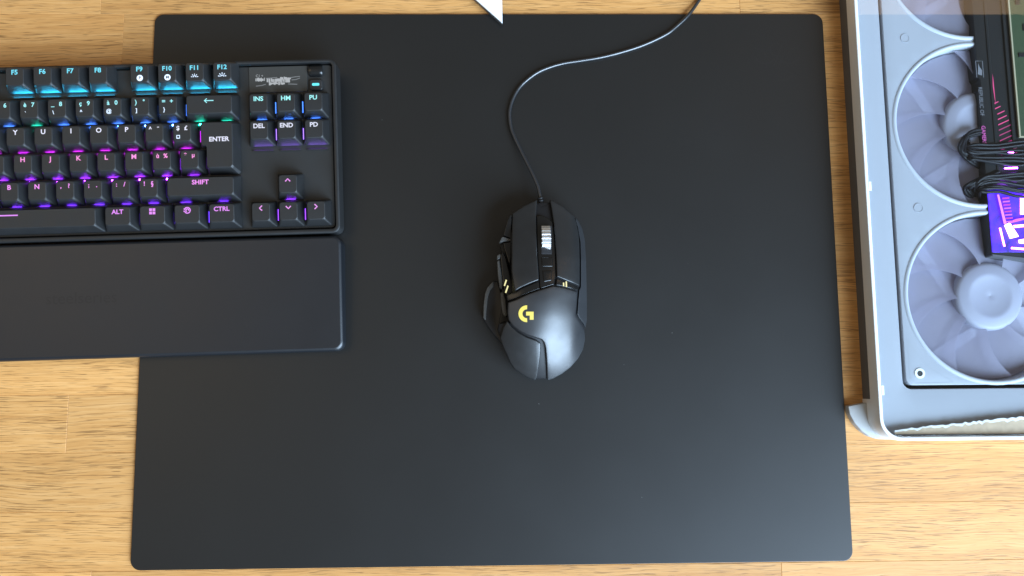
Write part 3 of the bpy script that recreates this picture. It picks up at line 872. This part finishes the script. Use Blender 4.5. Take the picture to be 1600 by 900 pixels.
# inner panel with a long opening for the fans
FXC = 352.4; FYS = (-16.7, 109.1, 234.9); FR = 59.6
bx0, bx1, by0, by1 = 288.0, 416.8, -78.6, 297.0
obj('inner_panel', cl(puff(rr(CX0 + 2.9, CX1 - 2.9, CY0 + 2.9, CY1 - 2.9, 12, 8), lambda x, y: 15.5, 0.5, 5, 14, holes=[rr(bx0 - 1.9, bx1 + 1.9, by0 - 2.6, by1 + 2, 6, 5)], soft=0, bstep=4)), WHITEM, PC)
foot = [(1325.4, 634.5), (1344, 631), (1364.5, 628), (1376, 645), (1405, 687), (1372, 686.2), (1358, 681.5), (1346, 673), (1335, 660.5), (1327.6, 646.5)]
obj('foot', cl(puff([at(x, y, 6.2)[:2] for x, y in foot], lambda x, y: 6.2, 0.6, 6.1, 3, bstep=2.0)), FOOTG, PC)
o_ = [(CX0 + 0.1, -88)] + [(CX0 + 15 - 14.9 * math.cos(math.radians(a_)), CY0 + 15 - 14.9 * math.sin(math.radians(a_))) for a_ in range(0, 91, 10)] + [(CX1 - 20, CY0 + 0.1)]
i_ = [(CX1 - 20, CY0 + 5)] + [(CX0 + 16 - 11 * math.cos(math.radians(a_)), CY0 + 16 - 11 * math.sin(math.radians(a_))) for a_ in range(90, -1, -10)] + [(CX0 + 5, -88)]
obj('foot_riser', cl(puff(o_ + i_, lambda x, y: 12.05, 0.0, 12.0, 4, soft=0, bstep=3)), WHITEP, PC)
for py in (291, 610):
    p = at(1353.4 + (py - 300) * 0.0617, py, 24)
    obj('clip', cl(box(CX0 + 2.4, CX0 + 4.2, p.y - 3.2, p.y + 3.2, 24.02, 24.5)), WHITEP, PC, smooth=False)
# jagged reflection along the near edge, drawn as coloured strips under the glass
rnd = random.Random(11)
up = []; lo = []
for i in range(60):
    x = 1398 + i * 4.4
    f_ = i / 59
    y = 672.5 - 27 * f_ ** 0.9 + rnd.uniform(-1.3, 1.3) * (1 if i > 5 else 0.2)
    up.append((x, y)); lo.append((x, y + 1.6 + rnd.uniform(0, 2.0) + 3.2 * f_))
botl = [(1398 + i * 4.4 * 1.0, 678.6 - 1.2 * i / 59) for i in range(60)]
V = []; F = []
for i in range(60):
    V += [tuple(at(*up[i], 20.6)), tuple(at(*lo[i], 20.9))]
for i in range(59): F.append((2 * i, 2 * i + 1, 2 * i + 3, 2 * i + 2))
refl_edge = obj('reflection_strip', cl((V, F)), REFLW, PC, smooth=False)
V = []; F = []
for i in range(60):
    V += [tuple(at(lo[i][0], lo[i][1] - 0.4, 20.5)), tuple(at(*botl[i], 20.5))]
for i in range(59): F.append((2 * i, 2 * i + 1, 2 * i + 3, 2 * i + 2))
obj('reflection_strip', cl((V, F)), TAN, PC, smooth=False)

# ================================================================== triple fan unit inside the case
FU = empty('fan_unit', (FXC, FYS[0], 2.1))
tag(FU, 'white three fan unit with frosted blades, seen through the glass of the case', 'fan')
def fl(vf): return [(x - FXC, y - FYS[0], z - 2.1) for x, y, z in vf[0]], vf[1]
obj('frame', fl(puff(rr(bx0, bx1, by0, by1, 5, 5), lambda x, y: 16.4, 0.5, 12, 9, holes=[circle(FXC, y, FR, 72) for y in FYS], soft=0, bstep=3.0)), WHITEM, FU)
obj('back_sheet', fl(box(bx0 + 1, bx1 - 1, by0 + 1, by1 - 1, 2.3, 3.0)), FANBACK, FU, smooth=False)
for fi, fy in enumerate(FYS):
    # raised bright lip round the opening
    L = []
    for (rad, z) in ((FR + 2.7, 16.3), (FR + 2.3, 16.9), (FR + 1.4, 17.3), (FR + 0.5, 17.35), (FR - 0.3, 16.9), (FR - 0.7, 16.0), (FR - 0.5, 4.0), (FR + 0.4, 4.0), (FR + 0.6, 16.2)):
        L.append([(x, y, z) for x, y in circle(FXC, fy, rad, 96)])
    obj('fan_lip', fl(loft(L, closed=True)), LIPW, FU)
    # struts behind the blades
    for a in (52, 142, 232, 322):
        ca, sa = math.cos(math.radians(a)), math.sin(math.radians(a))
        def rp(r_, o_, z): return (FXC + r_ * ca - o_ * sa, fy + r_ * sa + o_ * ca, z)
        obj('strut', fl(loft([[rp(18, 3 + 12, 3.2), rp(18, -4 + 12, 3.2), rp(18, -4 + 12, 5), rp(18, 3 + 12, 5)], [rp(40, 4 + 3, 3.2), rp(40, -4 + 3, 3.2), rp(40, -4 + 3, 5), rp(40, 4 + 3, 5)], [rp(FR, 4.5 - 4, 3.2), rp(FR, -4.5 - 4, 3.2), rp(FR, -4.5 - 4, 5), rp(FR, 4.5 - 4, 5)]])), STRUT, FU, smooth=False)
    # hub: stepped dome
    hubz = [(24.5, 5), (24.5, 11), (23.6, 12.6), (21.5, 13.4), (16.5, 14.2), (14.6, 14.3), (13.4, 13.9), (5, 13.6), (1.2, 13.4), (0.4, 13.2)]
    obj('hub', fl(loft([[(x, y, z) for x, y in circle(FXC + 1.5, fy + 0.6, r_, 48)] for r_, z in hubz])), FANW, FU)
    nb = 9
    base = None
    for k in range(nb):
        a0 = 2 * math.pi * k / nb + fi * 0.3
        V = []; F = []
        NR, NA = 7, 5
        for side in (0, 1):
            for i in range(NR):
                r_ = 23.5 + (FR - 1.6 - 23.5) * i / (NR - 1)
                for j in range(NA):
                    t = j / (NA - 1)
                    span = 0.78 + 0.05 * i / (NR - 1)
                    ang = a0 + span * (t - 0.5) + 0.35 * (i / (NR - 1)) ** 1.3
                    z = 6.0 + 6.2 * t - 0.8 * math.sin(math.pi * t) + (0.8 if side else 0)
                    V.append((FXC + 1.0 * (1 - i / 6) + r_ * math.cos(ang), fy + r_ * math.sin(ang), z))
        o2 = NR * NA
        for i in range(NR - 1):
            for j in range(NA - 1):
                q = (i * NA + j, i * NA + j + 1, (i + 1) * NA + j + 1, (i + 1) * NA + j)
                F.append(q[::-1]); F.append(tuple(x + o2 for x in q))
        rim = [i * NA for i in range(NR)] + [(NR - 1) * NA + j for j in range(1, NA)] + [i * NA + NA - 1 for i in range(NR - 2, -1, -1)] + [j for j in range(NA - 2, 0, -1)]
        for q in range(len(rim)):
            x, y = rim[q], rim[(q + 1) % len(rim)]
            F.append((x, y, y + o2, x + o2))
        obj('blade', fl((V, F)), BLADE, FU)
def ringmark(cx, cy, r, w, z, h):
    L = []
    for rad, zz in ((r + w, z), (r + w, z + h), (r, z + h), (r, z)):
        L.append([(x, y, zz) for x, y in circle(cx, cy, rad, 28)])
    return loft(L, closed=True)
for px, py in ((1414, 60), (1435, 325)):
    p = at(px, py, 16.4)
    obj('plug', fl(join(slab_ := ringmark(p.x, p.y, 2.9, 0.5, 16.2, 0.55), flat([circle(p.x, p.y, 2.9)], 16.55))), WHITEM, FU)
p = at(1437, 583.5, 16.4)
obj('screw_hole', fl(ringmark(p.x, p.y, 2.0, 1.6, 16.2, 0.7)), WHITEP, FU)
obj('hole_shade', fl(flat([circle(p.x, p.y, 2.1)], 16.5)), DARKGAP, FU, smooth=False)  # flat dark disc paints the shade inside the hole
tri = [at(x, y, 16.5) for x, y in ((1418.5, 532), (1421, 575), (1423, 592), (1431, 598.6), (1490, 597), (1452, 574), (1432, 552), (1418.5, 531))]
obj('corner_groove', fl(stroke([[(q.x, q.y) for q in tri]], 0.45, 16.46)), mat('groove_grey', (0.33, 0.34, 0.37), 0.5), FU, smooth=False)

# ================================================================== graphics card
GX, GY = 354.4, 13.0
GC = empty('graphics_card', (GX, GY, 8))
tag(GC, 'black graphics card with violet lights under the glass, across the fans', 'graphics card')
def gl_(vf): return [(x - GX, y - GY, z - 8) for x, y, z in vf[0]], vf[1]
sh = [(GX, GY), (GX, 133.6), (GX + 1.6, 136), (GX + 1.6, 142), (GX, 144.4), (GX, 322), (GX + 100, 322), (GX + 100, GY - 12), (GX + 22, GY - 3.6)]
obj('shroud', gl_(puff(sh, lambda x, y: 18.4 if y > 62 else 17.4, 0.5, 12, 6, soft=0, bstep=3)), CARDB, GC, angle=30)
obj('end_plate', gl_(loft([[(GX + 0.3, GY + 0.2, 6.1), (GX + 100, GY - 11.8, 6.1), (GX + 100, GY - 13.2, 6.1), (GX + 0.6, GY - 1.0, 6.1)], [(GX + 0.3, GY + 0.2, 18.3), (GX + 100, GY - 11.8, 18.3), (GX + 100, GY - 13.2, 18.3), (GX + 0.6, GY - 1.0, 18.3)]])), CARDG, GC, smooth=False)
obj('ridge', gl_(slab(GX + 8.2, GX + 10.2, 66, 320, 17.5, 19.0, 0.6, 0.4)), CARDB, GC)
obj('ridge', gl_(slab(GX + 21, GX + 23.5, 90, 320, 17.5, 19.6, 0.6, 0.4)), CARDB, GC)
MAG = mat('magenta_print', (0.62, 0.10, 0.38), 0.5)
GREYP = mat('grey_print', (0.16, 0.16, 0.18), 0.5)
tx = text('REPUBLIC OF', 4.1, 0.0, sx=1.0); tx2 = text('GAMERS', 4.1, 0.0)
p1 = at(1533, 165, 18.1); p2 = at(1538.5, 208, 18.1)
tx = move(([(x * 0.9, y, z) for x, y, z in tx[0]], tx[1]), p1.x, p1.y + 3, 18.46, -math.pi / 2)
tx2 = move(([(x * 0.9, y, z) for x, y, z in tx2[0]], tx2[1]), p1.x, p1.y - 22, 18.46, -math.pi / 2)
obj('lettering', gl_(tx), GREYP, GC, smooth=False)
obj('lettering', gl_(tx2), MAG, GC, smooth=False)
e0 = at(1530, 108, 18.1)
obj('emblem', gl_(join(stroke([[(e0.x - 2.4, e0.y + 6), (e0.x + 2.6, e0.y + 6), (e0.x + 2.6, e0.y - 6.5)], [(e0.x - 2.4, e0.y + 6), (e0.x - 2.4, e0.y - 6.5)]], 0.4, 18.46),
      flat([[(e0.x - 1.6, e0.y - 4), (e0.x + 1.5, e0.y - 5), (e0.x + 1.8, e0.y - 1), (e0.x + 0.2, e0.y + 1.5), (e0.x - 0.6, e0.y + 4.4), (e0.x - 1.0, e0.y)]], 18.46))), GREYP, GC, smooth=False)
PINK = glow('pink_light', (1.0, 0.08, 0.40), 0.85)
PINKD = glow('dim_pink_light', (0.62, 0.03, 0.28), 0.7)
VIO = glow('violet_light', (0.55, 0.10, 1.0), 1.6)
LEDW = glow('white_violet_led', (0.55, 0.30, 1.0), 9.0)
VIOL = glow('added_violet_glow', (0.36, 0.05, 1.0), 90.0)
LEDB = glow('blue_violet_led', (0.16, 0.04, 1.0), 60.0)
def quad(P, z): return [tuple(at(x, y, z)) for x, y in P], [tuple(range(len(P)))]
obj('light_line', gl_(quad([(1550.8, 115), (1552.2, 125), (1556, 165), (1553.5, 150), (1551.4, 135)], 18.6)), PINK, GC, smooth=False)
for i in range(12):
    y = 158 + i * 7.2
    x0 = 1557 + i * 0.75 - (3 if i < 2 else 0); w = 6 + min(i, 7) * 2.6
    obj('vent_slit', gl_(quad([(x0, y + w * 0.45), (x0 + w, y), (x0 + w, y + 1.5), (x0, y + w * 0.45 + 1.9)], 18.55)), PINK if i < 8 and i % 1 == 0 and i < 5 else PINKD, GC, smooth=False)
CARDE = glow('violet_diffuser', (0.052, 0.005, 0.80), 0.95)
_nt = CARDE.node_tree; _nz = _nt.nodes.new('ShaderNodeTexNoise'); _nz.inputs['Scale'].default_value = 110; _nz.inputs['Detail'].default_value = 5
_tc = _nt.nodes.new('ShaderNodeTexCoord'); _nt.links.new(_tc.outputs['Object'], _nz.inputs['Vector'])
_mr = _nt.nodes.new('ShaderNodeMapRange'); _mr.inputs['From Min'].default_value = 0.32; _mr.inputs['From Max'].default_value = 0.68
_mr.inputs['To Min'].default_value = 0.5; _mr.inputs['To Max'].default_value = 3.6
_nt.links.new(_nz.outputs['Fac'], _mr.inputs['Value']); _nt.links.new(_mr.outputs['Result'], _nt.nodes['Principled BSDF'].inputs['Emission Strength'])
obj('end_panel', gl_(slab(GX + 0.7, GX + 60, 14.6, 61, 16.5, 17.95, 1.0, 0.2)), CARDE, GC)
# lit end: light bar, fins, white led
obj('light_bar', gl_(loft([[tuple(at(x, y, z)) for x, y in P] for z, P in ((18.0, [(1558, 304), (1561, 304), (1573, 350), (1568.5, 350)]), (19.4, [(1558, 304), (1561, 304), (1573, 350), (1568.5, 350)]))])), glow('pink_violet_bar', (1.0, 0.28, 0.85), 1.3), GC, smooth=False)
for i in range(8):
    y = 309 + i * 5.2; x0 = 1566 + i * 0.9
    obj('fin', gl_(loft([[tuple(at(x, yy, z)) for x, yy in ((x0, y), (x0 + 11, y - 1), (x0 + 11, y + 1.4), (x0, y + 2.2))] for z in (18.0, 19.5)])), VIO if i % 2 else glow('magenta_fin_light', (0.85, 0.05, 0.62), 0.9), GC, smooth=False)
def bar(name, P, z0, z1, m): return obj(name, gl_(loft([[tuple(at(x, y, z)) for x, y in P] for z in (z0, z1)])), m, GC, smooth=False)
bar('white_led', [(1569, 352), (1578, 347.5), (1592, 369.5), (1578, 373)], 18.0, 19.2, LEDW)
bar('white_led', [(1591, 375), (1606, 372), (1606, 381), (1592, 380)], 18.0, 19.2, LEDW)
bar('light_bar', [(1575, 347), (1588, 342), (1606, 339), (1606, 342), (1590, 346), (1578, 349)], 18.0, 19.4, glow('pink_bar', (1.0, 0.16, 0.62), 1.2))
bar('led', [(1561, 356), (1564, 356), (1571, 385), (1568, 385)], 18.0, 18.4, LEDB)
bar('led', [(1580, 386), (1606, 388), (1606, 391), (1580, 389)], 18.0, 18.4, LEDB)
bar('led', [(1583, 352), (1604, 350), (1604, 354), (1585, 356)], 18.0, 18.4, LEDB)
for _p in ([(1566, 238), (1584, 237), (1584, 239), (1566, 240)], [(1570, 262), (1590, 261), (1590, 263.4), (1570, 264)], [(1562, 284), (1588, 287), (1588, 289), (1562, 286)]):  # added glowing strips, put under the wires for purple glints
    bar('led', _p, 18.45, 18.7, VIOL)
bar('led', [(1594, 305), (1606, 305), (1606, 335), (1594, 335)], 18.0, 18.3, LEDB)

# ================================================================== green board at the upper right
p = at(1596, 100, 20)
BO = empty('circuit_board', tuple(p))
tag(BO, 'green circuit board with cream edge at the upper right under the glass', 'circuit board')
bl = p.copy()
def bo(vf): return [(x - bl.x, y - bl.y, z - bl.z) for x, y, z in vf[0]], vf[1]
q0 = at(1578.5, 0, 20.4); q1 = at(1590.6, 214, 20.4)
xl = (q0.x + q1.x) / 2
obj('board', bo(box(xl + 0.7, xl + 80, q1.y + 0.7, 318, 19.2, 20.3)), PCB, BO, smooth=False)
obj('edge_strip', bo(join(box(xl - 0.4, xl + 0.7, q1.y - 0.3, 318, 19.2, 20.6), box(xl + 0.7, xl + 80, q1.y - 0.3, q1.y + 0.7, 19.2, 20.6))), PCBEDGE, BO, smooth=False)
for (x, y, w, h_) in ((4, 60, 5, 3), (5, 100, 3, 6), (8, 30, 4, 4), (9, 80, 7, 5)):
    obj('chip', bo(box(xl + x, xl + x + w, q1.y + y, q1.y + y + h_, 20.28, 20.9)), CARDB, BO, smooth=False)

# ================================================================== power cables over the card
rj = random.Random(77)
def cable_bundle(name, label, wires, rad):
    loc = at(*wires[0][len(wires[0]) // 2][:2], 19)
    E_ = empty(name, tuple(loc)); tag(E_, label, 'cable', 'power cables looped over the graphics card')
    for w in wires:
        pts = spline([at(c[0] + rj.uniform(-1.2, 1.2), c[1] + rj.uniform(-2.2, 2.2), min(19.9, c[2] + rj.uniform(-0.9, 0.4))) for c in w], 7)
        obj('wire', ([(x - loc.x, y - loc.y, z - loc.z) for x, y, z in tube(pts, rad, 8)[0]], tube(pts, rad, 8)[1]), SLEEVE, E_)
    return E_
W1 = []
rnd = random.Random(5)
for i in (0, 1, 2.5, 3.6, 5, 6.2, 7):
    j = rnd.uniform(-1, 1)
    W1.append([(1612, 220 + i * 5.2 + j, 19.6), (1585, 224 + i * 4.6 - j, 19.8), (1555, 226 + i * 4.0, 19.9), (1525, 226 + i * 3.6, 19.6), (1511 + i * 0.8, 226 + i * 3.4, 18.6), (1503 + i * 1.6, 221 + i * 2.6, 15.5), (1510 + i * 2, 208 + i * 1.5, 12), (1530, 198 + i, 9)])
for i in range(4):
    W1.append([(1532, 201 + i * 3, 19.4), (1514 - i * 0.5, 207 + i * 2.6, 19.7), (1500.5 + i * 2.4, 222 + i * 1.2, 19.4), (1500.5 + i * 2.6, 234 + i, 18.6), (1508 + i * 2.2, 246 - i * 0.6, 17), (1520, 254 - i * 1.6, 14.5), (1534, 262, 10)])
cable_bundle('power_cable', 'far bundle of black wires looping round the edge of the graphics card', W1, 1.15)
W2 = []
for i in (0, 1.2, 2, 3.6, 4.8, 6, 7):
    j = rnd.uniform(-1, 1)
    W2.append([(1612, 268 + i * 6.0 + j, 19.6), (1588, 271 + i * 4.8 - j, 19.9), (1562, 272 + i * 4.0, 19.9), (1540, 276 + i * 3.2, 19.4), (1528 + i * 0.4, 285 + i * 1.8, 18), (1523 + i, 296 + i * 1.2, 14), (1530, 306 + i * 0.6, 9)])
for i in range(4):
    W2.append([(1560, 268 + i * 2, 18.5), (1535, 276 + i * 2.4, 18.5), (1516, 286 + i * 2, 16), (1507 + i * 3.4, 293 + i * 0.6, 13), (1511 + i * 3.4, 303 + i * 0.4, 10), (1524 + i, 311, 7)])
cable_bundle('power_cable', 'near bundle of black wires beside the violet lit end of the graphics card', W2, 1.15)

# ================================================================== dust specks on the mat
V = []; F = []
rnd = random.Random(21)
sp = [(975, 570), (842, 631), (1003, 777), (597, 187), (1075, 412), (1050, 520)]
for px, py in sp:
    q = at(px, py, 2.02); r_ = rnd.uniform(0.12, 0.2)
    vf = loft([[(x, y, 2.01) for x, y in circle(q.x, q.y, r_, 6)], [(x, y, 2.01 + r_) for x, y in circle(q.x, q.y, r_ * 0.6, 6)]])
    b = len(V); V += vf[0]; F += [tuple(i + b for i in f) for f in vf[1]]
d = obj('dust', (V, F), DUSTM, smooth=False)
tag(d, 'scattered pale dust specks on the black mat', 'dust', kind='stuff')
